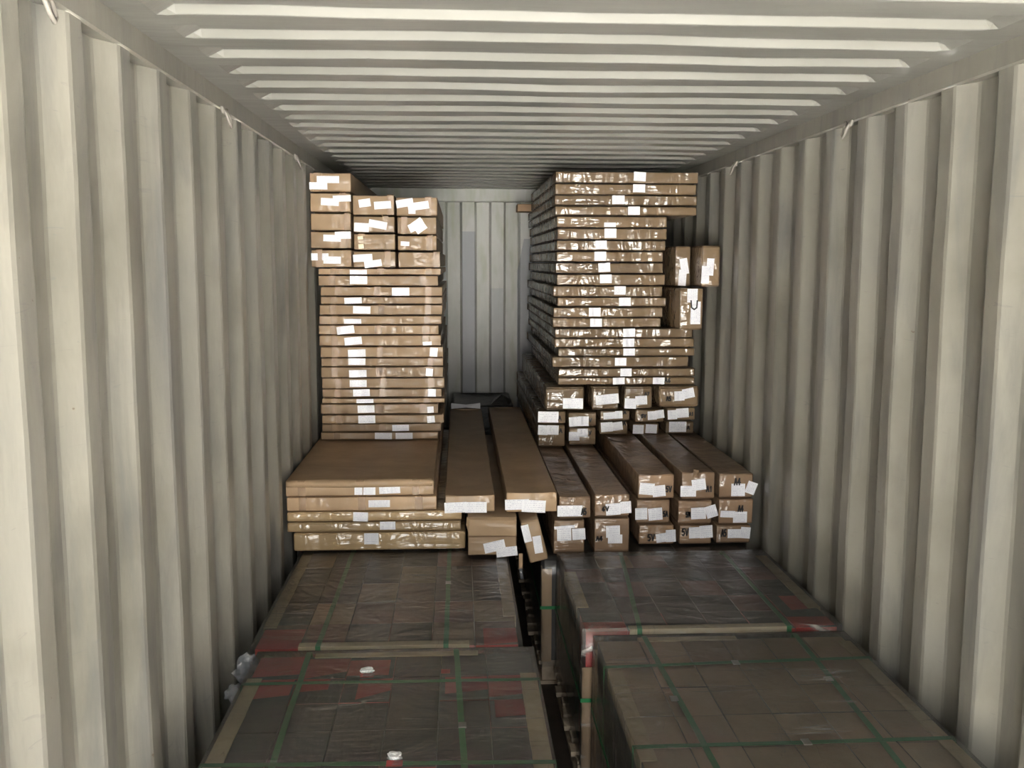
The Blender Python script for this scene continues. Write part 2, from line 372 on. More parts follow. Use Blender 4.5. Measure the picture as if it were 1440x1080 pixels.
TAB = {
 'LF': [
  [[-1.138,-.301,.684,.777],[[-.76,.744,.07,.055,0]],[]],
  [[-1.171,-.322,.778,.829],[[-.681,.808,.075,.04,0]],[]],
  [[-1.169,-.318,.83,.881],[[-.81,.853,.071,.045,-2]],[]],
  [[-1.164,-.441,.882,.954],[[-.72,.917,.103,.035,0]],[]],
  [[-1.172,-.454,.955,1.034],[[-.787,.981,.1,.04,-1],[-.669,.986,.101,.039,2]],[]],
 ],
 'dA': 5.586,
 'DB': 4.64,
 'DL': 4.54,
 'LT': [
  [[-1.147,-.455,1.035,1.081],[[-.779,1.054,.1,.041,-3],[-.658,1.048,.1,.037,0]],[]],
  [[-1.138,-.437,1.082,1.132],[[-.678,1.104,.098,.037,1]],[]],
  [[-1.137,-.42,1.133,1.187],[[-.873,1.158,.099,.046,1],[-.499,1.154,.045,.041,5]],[]],
  [[-1.144,-.453,1.188,1.25],[[-.877,1.218,.098,.044,1],[-.502,1.212,.038,.037,3]],[]],
  [[-1.134,-.416,1.251,1.284],[[-.882,1.266,.099,.024,1]],[]],
  [[-1.133,-.432,1.285,1.338],[[-.903,1.313,.098,.041,1],[-.493,1.311,.047,.045,-5]],[]],
  [[-1.132,-.415,1.339,1.403],[[-.92,1.369,.099,.041,0]],[]],
  [[-1.135,-.423,1.404,1.469],[[-.92,1.427,.101,.042,1],[-.506,1.434,.041,.045,-5]],[]],
  [[-1.133,-.422,1.47,1.521],[[-.924,1.5,.099,.039,-1]],[]],
  [[-1.136,-.422,1.522,1.586],[[-.924,1.543,.102,.043,2],[-.48,1.552,.045,.052,-5]],[]],
  [[-1.143,-.434,1.587,1.652],[[-.945,1.617,.101,.045,5],[-.517,1.602,.052,.021,3]],[]],
  [[-1.145,-.446,1.653,1.711],[[-.987,1.681,.101,.046,7]],[]],
  [[-1.14,-.429,1.712,1.765],[[-.946,1.731,.099,.027,0]],[]],
  [[-1.139,-.424,1.766,1.828],[[-.893,1.796,.1,.043,-2]],[]],
  [[-1.129,-.424,1.829,1.875],[[-.941,1.85,.1,.035,2]],[]],
  [[-1.128,-.424,1.876,1.933],[[-.667,1.901,.1,.046,2]],[]],
  [[-1.139,-.448,1.934,1.996],[[-.907,1.968,.1,.047,-1]],[]],
  [[-1.138,-.431,1.997,2.038],[[-.907,2.012,.098,.027,0]],[]],
 ],
 'dU': 5.5,
 'LU': [
  [[-1.175,-.933,2.039,2.143],[[-1.124,2.099,.097,.04,0],[-1.046,2.081,.099,.041,-1]],[]],
  [[-.931,-.684,2.039,2.136],[[-.873,2.093,.108,.042,3],[-.816,2.06,.098,.038,8]],[]],
  [[-.682,-.433,2.039,2.133],[],[]],
  [[-1.169,-.931,2.144,2.244],[[-1.042,2.203,.099,.037,-2],[-.982,2.222,.09,.041,1]],[]],
  [[-.927,-.686,2.137,2.233],[[-.883,2.18,.03,.07,4]],[]],
  [[-.682,-.452,2.134,2.224],[[-.635,2.174,.049,.025,-3]],[]],
  [[-1.174,-.933,2.245,2.346],[],[]],
  [[-.929,-.687,2.234,2.33],[[-.877,2.264,.083,.049,-3],[-.786,2.28,.103,.043,-10]],[]],
  [[-.683,-.452,2.225,2.327],[[-.57,2.274,.09,.046,25],[-.555,2.274,.073,.066,-55]],[]],
  [[-1.175,-.933,2.347,2.458],[[-1.051,2.404,.1,.041,-3],[-.984,2.423,.101,.035,2]],[]],
  [[-.931,-.688,2.331,2.448],[[-.858,2.399,.066,.044,8],[-.758,2.388,.095,.042,4]],[]],
  [[-.686,-.447,2.328,2.437],[[-.635,2.4,.096,.043,10],[-.558,2.384,.118,.043,8],[-.594,2.358,.04,.036,0]],[]],
  [[-1.181,-.927,2.459,2.569],[[-1.059,2.527,.124,.039,0],[-1.113,2.492,.1,.04,0]],[]],
 ],
 'C3': [
  [[.115,.277,.662,.838],[[.171,.764,.069,.063,2],[.242,.765,.064,.056,3],[.172,.8,.099,.015,4]],[]],
  [[.138,.305,.839,.955],[[.198,.88,.122,.054,0]],[['A5',.267,.877,.026,.029,0]]],
 ],
 'C4': [
  [[.312,.496,.662,.844],[[.409,.775,.068,.059,2],[.42,.738,.07,.044,0]],[['A4',.344,.742,.033,.021,0]]],
  [[.312,.494,.845,.964],[[.408,.886,.071,.057,4],[.469,.895,.054,.059,4]],[['6V',.372,.89,.035,.021,0]]],
 ],
 'C5': [
  [[.558,.749,.662,.77],[[.68,.699,.059,.046,8],[.725,.709,.05,.063,3]],[['5V',.627,.702,.038,.032,0]]],
  [[.542,.725,.771,.898],[[.573,.824,.061,.059,2],[.644,.822,.071,.062,5]],[['5A',.696,.823,.026,.027,0]]],
  [[.55,.744,.899,1.028],[[.599,.951,.074,.059,-5],[.66,.94,.065,.057,6]],[['5V',.71,.95,.032,.028,0]]],
 ],
 'C6': [
  [[.764,.938,.662,.764],[[.848,.723,.061,.057,2],[.904,.728,.066,.064,4]],[['5V',.799,.728,.036,.034,0]]],
  [[.754,.938,.765,.892],[[.863,.823,.075,.059,2],[.928,.832,.057,.062,17]],[['5M',.811,.818,.025,.025,0]]],
  [[.768,.95,.893,1.037],[[.861,.97,.07,.057,8],[.808,.937,.079,.055,0]],[['A1',.915,.948,.032,.027,0]]],
 ],
 'C7': [
  [[.952,1.138,.662,.761],[[1.049,.716,.068,.046,0],[1.105,.72,.05,.058,-5]],[['A5',.996,.721,.027,.035,0]]],
  [[.96,1.148,.762,.897],[[1.012,.817,.075,.034,-3],[1.075,.801,.071,.057,0]],[['A4',1.078,.846,.029,.03,0]]],
  [[.959,1.144,.898,1.028],[[1.061,.941,.07,.064,0],[1.127,.951,.05,.062,-20]],[['A4',1.057,.984,.034,.034,0]]],
 ],
 'C1': [
  [[-.408,-.161,.874,.972],[[-.353,.909,.106,.051,2],[-.256,.909,.103,.053,0]],[]],
 ],
 'C2': [
  [[-.115,.138,.87,.982],[[-.059,.92,.116,.051,1],[.021,.911,.114,.06,-3]],[]],
 ],
 'dC': 5.733,
 'T1': [
  [[.124,.315,.956,1.094],[[.163,1.065,.06,.06,-3],[.235,1.06,.069,.058,-2]],[['A',.284,1.056,.02,.026,0]]],
  [[.137,.319,1.095,1.179],[[.201,1.14,.124,.067,-1]],[['A',.278,1.133,.02,.026,0]]],
 ],
 'T2': [
  [[.328,.503,.965,1.077],[[.365,1.02,.065,.053,0],[.416,1.042,.065,.051,0]],[['V',.464,1.042,.02,.022,0]]],
  [[.323,.506,1.078,1.171],[[.364,1.11,.062,.058,5],[.421,1.113,.063,.06,0]],[['V',.465,1.119,.02,.022,0]]],
 ],
 'T3': [
  [[.515,.699,1.029,1.111],[[.564,1.076,.071,.059,4],[.629,1.085,.064,.051,7]],[['A',.673,1.099,.018,.022,0]]],
  [[.518,.71,1.112,1.179],[[.582,1.146,.08,.042,4],[.637,1.152,.045,.047,3]],[['A',.675,1.165,.02,.018,0]]],
 ],
 'T4': [
  [[.721,.892,1.029,1.1],[[.756,1.06,.066,.055,-2],[.838,1.063,.07,.055,-3]],[]],
  [[.732,.921,1.101,1.186],[[.842,1.145,.055,.053,3],[.889,1.153,.053,.051,8]],[['5V',.791,1.143,.033,.02,0]]],
 ],
 'T5': [
  [[.922,1.107,1.029,1.11],[[1.001,1.074,.106,.064,0]],[['A',1.068,1.068,.02,.02,0]]],
  [[.929,1.114,1.111,1.194],[[.967,1.149,.057,.057,3],[1.028,1.16,.077,.057,4]],[['A1',1.084,1.154,.028,.02,0]]],
 ],
 'S': [
  [[.177,.431,1.181,1.333],[[.352,1.227,.122,.063,-1]],[]],
  [[.457,.643,1.181,1.333],[[.559,1.251,.141,.06,5]],[]],
  [[.655,.846,1.188,1.333],[[.702,1.224,.072,.062,-2],[.767,1.244,.072,.053,3]],[['A7',.803,1.284,.031,.016,0]]],
  [[.868,1.13,1.196,1.333],[[1.0,1.269,.062,.058,3],[1.055,1.285,.071,.06,12]],[['A5',.936,1.253,.031,.025,0]]],
 ],
 'RT': [
  [[.26,1.104,1.334,1.383],[[.633,1.364,.072,.045,4],[.877,1.365,.071,.052,-1]],[['A6',.934,1.362,.041,.025,0]]],
  [[.26,1.103,1.384,1.439],[[.675,1.416,.069,.05,0]],[]],
  [[.225,1.066,1.44,1.507],[[.645,1.474,.07,.048,0]],[]],
  [[.259,1.099,1.508,1.56],[[.694,1.536,.07,.052,0]],[]],
  [[.237,1.098,1.561,1.619],[[.691,1.592,.07,.053,0]],[]],
  [[.237,1.083,1.62,1.681],[[.689,1.655,.072,.05,4]],[]],
  [[.227,.891,1.682,1.743],[[.492,1.711,.072,.049,0]],[]],
  [[.227,.894,1.744,1.807],[[.479,1.776,.07,.051,0]],[]],
  [[.252,.918,1.808,1.866],[[.663,1.846,.071,.049,2]],[]],
  [[.226,.891,1.867,1.934],[[.63,1.908,.069,.05,0]],[]],
  [[.247,.906,1.935,2.004],[[.544,1.983,.071,.052,1]],[]],
  [[.238,.896,2.005,2.072],[[.535,2.045,.071,.053,3]],[]],
  [[.246,.895,2.073,2.139],[[.512,2.112,.07,.054,2]],[]],
  [[.245,.906,2.14,2.204],[[.514,2.177,.068,.05,2]],[]],
  [[.249,.913,2.205,2.275],[[.569,2.248,.071,.055,0]],[]],
  [[.244,.912,2.276,2.346],[[.565,2.293,.069,.026,0]],[]],
  [[.233,1.086,2.347,2.404],[[.705,2.378,.071,.05,0]],[]],
  [[.23,1.088,2.405,2.468],[[.611,2.439,.074,.051,2]],[]],
  [[.234,1.086,2.469,2.535],[[.737,2.509,.073,.047,-1]],[]],
  [[.234,1.095,2.536,2.607],[[.74,2.579,.072,.054,-3]],[]],
 ],
 'E': [
  [[.929,1.035,1.931,2.172],[[.98,1.983,.046,.093,-3],[.989,2.05,.046,.092,10]],[]],
  [[1.04,1.163,1.931,2.173],[[1.069,2.003,.044,.099,-2],[1.096,2.047,.042,.097,-3]],[]],
  [[.924,1.076,1.682,1.93],[[1.024,1.785,.057,.13,0],[1.003,1.884,.06,.078,0]],[]],
 ],
 'dE': [5.6130852697384706,5.433085269738471,5.45308526973847],
 'F16': [[-.31,-.061,.679,.877],[[-.169,.733,.101,.05,12],[-.111,.707,.1,.046,6]],[]],
 'F17': [[.019,.76],[[-.026,.823,.038,.087,17],[.027,.756,.049,.101,12]]],
}
# ------------------------------------------------------------------ the container
HALF = 1.17; ROOF_Z = 2.676; RAIL_Z = 2.6035; END_Y = 8.25
PITCHW = .31678; SLOPE = .074; FLAT = .083; DEEP = .041
def side_profile(phase):
    """(y, depth outwards) running away from the door"""
    pts = []; k = int((OPEN_Y-phase)/PITCHW)-2
    while True:
        c = phase+k*PITCHW
        seq = [(c-SLOPE, DEEP), (c, 0), (c+FLAT, 0), (c+FLAT+SLOPE*.8, DEEP)]
        for p in seq:
            if OPEN_Y < p[0] < END_Y: pts.append(p)
        if c > END_Y: break
        k += 1
    return [(OPEN_Y, pts[0][1])]+pts+[(END_Y, pts[-1][1])]
def corrugated_side(name, sgn, phase):
    pr = side_profile(phase)
    # soften the bends: every corner becomes two points
    q = [pr[0]]
    for a, b, c in zip(pr, pr[1:], pr[2:]):
        for t, o in ((.007, a), (.007, c)):
            d = math.hypot(o[0]-b[0], o[1]-b[1]); s = min(t/d, .4)
            q.append((b[0]+(o[0]-b[0])*s, b[1]+(o[1]-b[1])*s))
    q.append(pr[-1])
    zs = [.14+i*(RAIL_Z-.14)/14 for i in range(15)]
    V = []; F = []
    for y, dp in q:
        for z in zs:
            w = .004*noise.noise(Vector((y*2.5, z*1.6, sgn*9)))+.0022*noise.noise(Vector((y*11, z*5, sgn*5)))
            V.append((sgn*(HALF+dp+.003+w), y+.0035*noise.noise(Vector((y*6, z*2.7, 3+sgn))), z))
    n = len(zs)
    for i in range(len(q)-1):
        for j in range(n-1): F.append((i*n+j, i*n+j+1, (i+1)*n+j+1, (i+1)*n+j))
    o = pydata(name, V, F, PAINT, smooth=False)
    m = o.modifiers.new('sheet', 'SOLIDIFY'); m.thickness = .002; m.offset = 0
    return struct(o)
corrugated_side('wall_left', -1, 2.2006); corrugated_side('wall_right', 1, 2.6049)

def roof():
    PR = .2475; y0 = 3.01-26*PR
    ys = []
    k = 0
    while y0+k*PR < END_Y:
        c = y0+k*PR
        for y, h in ((c-.009, 1), (c-.006, .93), (c+.007, .07), (c+.011, 0), (c+.110, 0), (c+.114, .07), (c+.126, .93), (c+.130, 1), (c+.18, 1)):
            if OPEN_Y-.05 < y < END_Y: ys.append((y, h))
        k += 1
    xs = [-1.23, -1.12, -1.075, -1.05, -1.03, -1.0]+[-1+.2*i for i in range(1, 10)]+[1.0, 1.03, 1.05, 1.075, 1.12, 1.23]
    def sm(x):
        t = min(1, max(0, (1.075-abs(x))/.045)); return t*t*(3-2*t)
    V = []; F = []
    for y, h in ys:
        for x in xs:
            sag = .006*noise.noise(Vector((x*1.1, y*1.3, 2)))+.004*noise.noise(Vector((x*2.5, y*3, 7)))*sm(x)
            V.append((x, y+.004*noise.noise(Vector((x*1.5, y*2, 4))), ROOF_Z+.023*h*sm(x)+sag*sm(x)))
    n = len(xs)
    for i in range(len(ys)-1):
        for j in range(n-1): F.append((i*n+j, (i+1)*n+j, (i+1)*n+j+1, i*n+j+1))
    o = pydata('ceiling', V, F, ROOF)
    m = o.modifiers.new('sheet', 'SOLIDIFY'); m.thickness = .002; m.offset = 0
    return struct(o)
roof()
for n_, s in (('trim_1', -1), ('trim_2', 1)):      # top side rails
    a, b = sorted((s*HALF, s*(HALF+.06))); struct(box(n_, (a, b, OPEN_Y, END_Y, RAIL_Z, ROOF_Z+.02), PAINT, bevel=.006))
for n_, s in (('trim_3', -1), ('trim_4', 1)):      # bottom side rails
    a, b = sorted((s*(HALF-.01), s*(HALF+.06))); struct(box(n_, (a, b, OPEN_Y, END_Y, -.02, .15), PAINT, bevel=.005))
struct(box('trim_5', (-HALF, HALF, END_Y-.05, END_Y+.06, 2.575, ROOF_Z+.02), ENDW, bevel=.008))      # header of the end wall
struct(box('trim_6', (-HALF, HALF, END_Y-.04, END_Y+.06, -.02, .15), PAINT, bevel=.008))
for n_, s in (('trim_7', -1), ('trim_8', 1)):      # door posts
    a, b = sorted((s*(HALF+.0), s*(HALF+.08))); struct(box(n_, (a, b, OPEN_Y-.12, OPEN_Y, -.12, 2.8), PAINT, bevel=.01))
struct(box('trim_9', (-HALF-.08, HALF+.08, OPEN_Y-.12, OPEN_Y, 2.70, 2.82), PAINT, bevel=.01))
for n_, s in (('trim_12', -1), ('trim_13', 1)):      # rear corner posts, added to close the light leak at the back corners
    a, b = sorted((s*(HALF+.0), s*(HALF+.10))); struct(box(n_, (a, b, END_Y-.06, END_Y+.08, -.05, ROOF_Z+.04), PAINT, bevel=.006))
def end_wall():
    P2 = .2475; prof = []
    k = -8; x0 = .060
    while k < 8:
        c = x0+k*P2
        prof += [(c-.010, 0), (c+.010, .042), (c+P2/2-.010, .042), (c+P2/2+.010, 0)]
        k += 1
    prof = [p for p in prof if -HALF-.04 < p[0] < HALF+.04]
    V = []; F = []
    for x, d in prof: V += [(x, END_Y+d, .14), (x, END_Y+d, 2.58)]
    for i in range(len(prof)-1): F.append((2*i, 2*i+2, 2*i+3, 2*i+1))
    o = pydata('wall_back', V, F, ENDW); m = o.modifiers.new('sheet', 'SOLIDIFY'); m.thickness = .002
    struct(o)
end_wall()
fl = struct(box('floor', (-HALF-.04, HALF+.04, OPEN_Y, END_Y+.04, -.05, -.012), PLY))
for i in range(6):
    for j in range(5):
        x0 = -1.155+i*.387; y0 = OPEN_Y+.02+j*2.25
        box('floor_board', (x0, x0+.383, y0, y0+2.245, -.012, 0), PLY, fl, bevel=.002)
struct(box('ground', (-40, 40, -60, 40, -1.3, -1.2), CONCRETE))
# chassis under the container, so that the floor stands on something
for n_, s in (('trim_10', -.5), ('trim_11', .5)): struct(box(n_, (s-.08, s+.08, OPEN_Y-.1, END_Y, -1.2, -.05), PAINT))

def lashing_ring(x, y, label):
    s = 1 if x > 0 else -1
    bm = bmesh.new()
    tube(bm, [(0, -.018, .0), (-s*.012, -.020, -.022), (-s*.020, -.012, -.05), (-s*.022, .002, -.062), (-s*.020, .016, -.05), (-s*.012, .022, -.022), (0, .020, 0)], .0052)
    o = from_bm('lashing_ring', bm, STEEL, None, (x, y, RAIL_Z+.001), smooth=True)
    bm = bmesh.new(); tube(bm, [(0, -.034, .004), (0, -.026, -.012), (-s*.004, 0, -.02), (0, .026, -.012), (0, .034, .004)], .006)
    from_bm('eye_bracket', bm, STEEL, o, smooth=True)
    tag(o, label, 'lashing ring', 'lashing rings welded under the top rails')
lashing_ring(-1.155, 2.03, 'pale steel lashing ring under the left rail, nearest the door')
lashing_ring(-1.155, 3.53, 'pale steel lashing ring under the left rail, second from the door')
lashing_ring(-1.155, 5.04, 'pale steel lashing ring under the left rail, beside the topmost carton')
lashing_ring(1.155, 3.68, 'pale steel lashing ring under the right rail, nearer the door')
lashing_ring(1.155, 5.20, 'pale steel lashing ring under the right rail, close to the tall right stack')

# ------------------------------------------------------------------ pallets of tiles under film
BULGE = 0
def film_sheet(name, x0, x1, y0, y1, z, zb, parent, base, seed, mat, bulge=.006, sides='lrfb', taper=.0):
    """wrinkled film over the top and down the sides"""
    nx, ny = 40, 44; V = []; F = []; idx = {}
    def nz(x, y): 
        return .006*noise.noise(Vector((x*5+seed, y*5, 1)))+.0035*abs(noise.noise(Vector((x*16+y*5, y*4+seed, 3))))+.002*noise.noise(Vector((x*30, y*38, seed)))
    def vid(key, p):
        if key not in idx: idx[key] = len(V); V.append(p)
        return idx[key]
    def top(i, j):
        x = x0+(x1-x0)*i/nx; y = y0+(y1-y0)*j/ny
        edge = i in (0, nx) or j in (0, ny)
        return vid(('t', i, j), (x-base[0], y-base[1], z+.004+(0 if edge else .004+nz(x, y))-base[2]))
    for i in range(nx):
        for j in range(ny): F.append((top(i, j), top(i+1, j), top(i+1, j+1), top(i, j+1)))
    loop = [(i, 0) for i in range(nx)]+[(nx, j) for j in range(ny)]+[(i, ny) for i in range(nx, 0, -1)]+[(0, j) for j in range(ny, 0, -1)]
    K = 6
    def side(q, k):
        if k == 0: return top(*loop[q])
        i, j = loop[q]; x = x0+(x1-x0)*i/nx; y = y0+(y1-y0)*j/ny
        ox = (-1 if i == 0 else 1 if i == nx else 0); oy = (-1 if j == 0 else 1 if j == ny else 0)
        zz = z-(z-zb)*k/K
        a = bulge*(.5+.5*noise.noise(Vector((x*7, y*7+seed, zz*9))))
        return vid(('s', q, k), (x+ox*a-base[0], y+oy*a-base[1], zz-base[2]))
    n = len(loop)
    for q in range(n):
        for k in range(K): F.append((side(q, k), side(q, k+1), side((q+1) % n, k+1), side((q+1) % n, k)))
    o = pydata(name, V, F, mat, parent, (0, 0, 0), smooth=True)
    return o
def l_board(name, p, q, n1, n2, w1, w2, parent, base, mat=None, th=.004, rough=.0):
    """cardboard angle from p to q, leaves w1 along n1 and w2 along n2"""
    p, q, n1, n2 = Vector(p), Vector(q), Vector(n1), Vector(n2)
    prof = [(0, 0), (w1, 0), (w1, th), (th, th), (th, w2), (0, w2)]
    N = 14; V = []; F = []
    for i in range(N+1):
        c = p.lerp(q, i/N)
        for k, (a, b) in enumerate(prof):
            ra = rough*noise.noise(Vector((i*1.3, k, p.x*7))) if k in (1, 2) else 0; rb = rough*noise.noise(Vector((i*1.7, k, p.y*7))) if k in (4, 5) else 0
            v = c+n1*(a+ra)+n2*(b+rb)-Vector(base); V.append(tuple(v))
    for i in range(N):
        for k in range(6): F.append((i*6+k, i*6+(k+1) % 6, (i+1)*6+(k+1) % 6, (i+1)*6+k))
    F.append(tuple(range(6))); F.append(tuple(N*6+k for k in range(5, -1, -1)))
    return pydata(name, V, F, mat or BOARD, parent)
def strap(pts, wdir, w, parent, base, name='strap'):
    V = []; F = []; wd = Vector(wdir)*w/2
    P = []
    for a, b in zip(pts, pts[1:]):
        a, b = Vector(a), Vector(b); n = max(1, int((b-a).length/.12))
        P += [a.lerp(b, i/n) for i in range(n)]
    P.append(Vector(pts[-1]))
    for i, p in enumerate(P):
        t = .0012
        j = wd.normalized()*.003*noise.noise(Vector(p)*5)
        V += [tuple(p-wd+j-Vector(base)), tuple(p+wd+j-Vector(base))]
    for i in range(len(P)-1): F.append((2*i, 2*i+1, 2*i+3, 2*i+2))
    o = pydata(name, V, F, STRAP, parent); m = o.modifiers.new('t', 'SOLIDIFY'); m.thickness = .0015; m.offset = 0
    return o
def wood_pallet(x0, x1, y0, y1, parent, base, detail=True):
    nb = 9 if detail else 5; gap = (y1-y0-.0)/nb
    def bx(name, a): box_child(name, a, WOOD, parent, base)
    for i in range(nb):
        j = random.uniform(-.012, .016)
        bx('deck_board', (x0-.03+j, x1+.01, y0+gap*i+.008, y0+gap*(i+1)-.018-random.uniform(0, .02), .104, .124))
    ww = .09
    for k in range(3):
        xx = x0+(x1-x0-ww)*k/2
        bx('runner', (xx-(.012 if k == 0 else 0), xx+ww, y0+.01, y1-.01, .0, .018))
        for q in range(3):
            yy = y0+.02+(y1-y0-.13)*q/2
            bx('block', (xx, xx+ww, yy, yy+.1, .018, .086))
        bx('stringer', (xx, xx+ww, y0+.01, y1-.01, .086, .104))
def box_child(name, b, mat, parent, base, bevel=0):
    bm = bmesh.new(); bm_box(bm, b[0]-base[0], b[1]-base[0], b[2]-base[1], b[3]-base[1], b[4]-base[2], b[5]-base[2], 0, bevel)
    return from_bm(name, bm, mat, parent)
def tile_carton(x0, x1, y0, y1, z0, z1, parent, base, top, side, front, wedge=None, mats=None):
    g = .0015
    bm = bmesh.new()
    fs = bm_box(bm, x0-base[0]+g, x1-base[0]-g, y0-base[1]+g, y1-base[1]-g, z0-base[2], z1-base[2], 0)
    mats = [top, side, front]
    fs[1].material_index = 0; fs[2].material_index = 2; fs[4].material_index = 2
    for k in (0, 3, 5): fs[k].material_index = 1
    if wedge:
        mats.append(CARTON_RED); u0, u1, v0, v1, sl = wedge
        W_, D_ = x1-x0-2*g, y1-y0-2*g; X, Y, Z = x0-base[0]+g, y0-base[1]+g, z1-base[2]+.0008
        pts = [(X+W_*u0, Y+D_*(v0), Z), (X+W_*u1, Y+D_*(v0+sl), Z), (X+W_*u1, Y+D_*v1, Z), (X+W_*u0, Y+D_*v1, Z)]
        f = bm.faces.new([bm.verts.new(p) for p in pts]); f.material_index = 3
    me = bpy.data.meshes.new('tile_carton'); bm.to_mesh(me); bm.free()
    return link('tile_carton', me, mats, parent)

def tile_pallet(x0, x1, y0, y1, zt, label, nx, ny, top, side, front, wedges, edges=(), straps_y=(), straps_x=(), clips=(), film=FILM, detail=True, corners=(), name='wrapped_tile_pallet', film_low=.1, tops=None):
    base = ((x0+x1)/2, y0, 0)
    t = bpy.data.objects.new(name, None); COL.objects.link(t); t.location = base; t.empty_display_size = .1
    tag(t, label, 'pallet', 'film wrapped tile pallets on the container floor')
    wood_pallet(x0, x1, y0, y1, t, base, detail)
    zc = zt-.012
    for i in range(nx):
        for j in range(ny):
            a, b = x0+.006+(x1-x0-.012)*i/nx, x0+.006+(x1-x0-.012)*(i+1)/nx
            c, d = y0+.006+(y1-y0-.012)*j/ny, y0+.006+(y1-y0-.012)*(j+1)/ny
            tp = top
            if tops and (i, j) in tops: tp = tops[(i, j)]
            tile_carton(a, b, c, d, .1245, zc-random.uniform(0, .003), t, base, tp, side, front if j == 0 else side, wedges.get((i, j)))
    for kind, a, b, w in edges:
        if kind == 'left': l_board('edge_board', (x0, a, zt-.004), (x0, b, zt-.004), (1, 0, 0), (0, 0, -1), w, .05, t, base, rough=.003)
        if kind == 'right': l_board('edge_board', (x1, a, zt-.004), (x1, b, zt-.004), (-1, 0, 0), (0, 0, -1), w, .05, t, base, rough=.003)
        if kind == 'front': l_board('edge_board', (a, y0, zt-.004), (b, y0, zt-.004), (0, 1, 0), (0, 0, -1), w, .05, t, base, rough=.004)
        if kind == 'back': l_board('edge_board', (a, y1, zt-.004), (b, y1, zt-.004), (0, -1, 0), (0, 0, -1), w, .05, t, base, rough=.007)
    for kind in corners:
        px, sxx = (x0-.008, 1) if 'l' in kind else (x1+.008, -1)
        py, syy = (y0-.008, 1) if 'f' in kind else (y1+.008, -1)
        l_board('corner_board', (px, py, .125), (px, py, zt-(.15 if 'c' in kind else .05)), (sxx, 0, 0), (0, syy, 0), .05, .055, t, base, KRAFT_FRONT, .005)
    e = .0055
    for sx0, sx1 in straps_y:      # straps running away from the door
        strap([(sx0, y0-e, .126), (sx0, y0-e, zt-.0005), (sx1, y1+e, zt-.0005), (sx1, y1+e, .126)], (1, 0, 0), .019, t, base)
    for sy0, sy1 in straps_x:
        strap([(x0-e-.003, sy0, .126), (x0-e-.003, sy0, zt-.0002), (x1+e+.003, sy1, zt-.0002), (x1+e+.003, sy1, .126)], (0, 1, 0), .019, t, base)
    for zs_ in (.40,):
        if corners and detail:
            ee = .0135
            strap([(x0-ee, y1, zs_), (x0-ee, y0-ee, zs_), (x1+ee, y0-ee, zs_), (x1+ee, y1, zs_)], (0, 0, 1), .016, t, base)
    for cx, cy_ in clips:
        box_child('strap_clip', (cx-.012, cx+.012, cy_-.016, cy_+.016, zt-.001, zt+.003), CLIP, t, base)
    film_sheet('stretch_film', x0-.008, x1+.008, y0-.008, y1+.008, zt, film_low, t, base, x0*5+y0, film)
    return t, base

random.seed(3)
RED, BLK, DUL = CARTON_RED, CARTON_BLACK, CARTON_DULL
w1 = {(0, 5): (0, 1, .1, 1, .1), (1, 5): (.1, 1, .0, .9, .3), (2, 5): (.0, .9, .1, .8, .0), (0, 4): (.1, .95, .2, 1, .15), (1, 4): (0, .7, .45, 1, .1), (2, 4): (.3, 1, .1, .95, .35), (4, 4): (.1, 1, .25, .95, .15), (4, 5): (0, .2, .1, .3, 0),
      (5, 4): (0, .95, .1, 1, .15), (5, 3): (.1, .95, .35, 1, .1), (3, 1): (0, 1, .2, .8, .3), (0, 1): (.2, 1, .2, .7, .1), (2, 1): (.3, 1, .1, .7, .3)}
tile_pallet(-1.05, -.075, 2.20, 3.33, .68, 'wrapped pallet of black and red tile cartons nearest the door on the left', 6, 6, BLK, BLK, RED, w1,
    edges=[('left', 2.2, 3.13, .05), ('right', 2.2, 3.13, .055), ('back', -.85, -.27, .035)], straps_y=[(-.85, -.874), (-.315, -.348)], straps_x=[(3.08, 3.07), (2.56, 2.53)],
    clips=[(-.328, 2.756)], corners=('lf', 'rf', 'lb'))
w2 = {(0, 1): (.1, .9, .1, .9, .1), (3, 1): (0, 1, 0, .9, .1), (3, 2): (0, .9, .1, 1, .2), (2, 2): (.3, 1, .1, .8, .2), (5, 0): (.2, 1, 0, .7, .1), (0, 0): (0, 1, 0, .8, .0), (4, 3): (.1, .9, .2, .9, .1), (5, 4): (0, .8, .2, 1, .1)}
tops2 = {(i, j): CARTON_TOP for i in range(6) for j in range(5) if (i*3+j*5) % 4 == 0}
tops2.update({(3, 1): DUL, (3, 2): DUL, (4, 1): DUL, (0, 0): DUL, (1, 0): DUL, (5, 4): DUL, (4, 4): DUL, (5, 0): DUL, (2, 1): DUL})
tile_pallet(-1.095, -.11, 3.42, 4.62, .668, 'wrapped dark tile pallet on the left, behind the nearest one and before the cartons', 6, 5, BLK, BLK, RED, {(0, 0): w2[(0, 0)], (5, 0): w2[(5, 0)]},
    edges=[('left', 3.62, 4.6, .05), ('right', 3.7, 4.6, .05), ('front', -.93, -.30, .04)], straps_y=[(-.856, -.853), (-.386, -.384)], clips=[(-.385, 4.1), (-.36, 4.3)], corners=('lf', 'rf'), tops=tops2)
tile_pallet(.172, 1.115, 2.20, 3.42, .68, 'wrapped brown cardboard topped pallet nearest the door on the right', 6, 6, CARTON_TOP, BLK, BLK, {},
    edges=[('left', 2.53, 3.13, .05), ('right', 2.2, 3.35, .045), ('back', .33, .70, .035)], straps_y=[(.382, .355), (.885, .93)], straps_x=[(3.155, 3.19), (2.60, 2.605)],
    clips=[(.352, 2.9), (.905, 3.02), (.63, 3.167), (.676, 2.602)], corners=('lf', 'lb'))
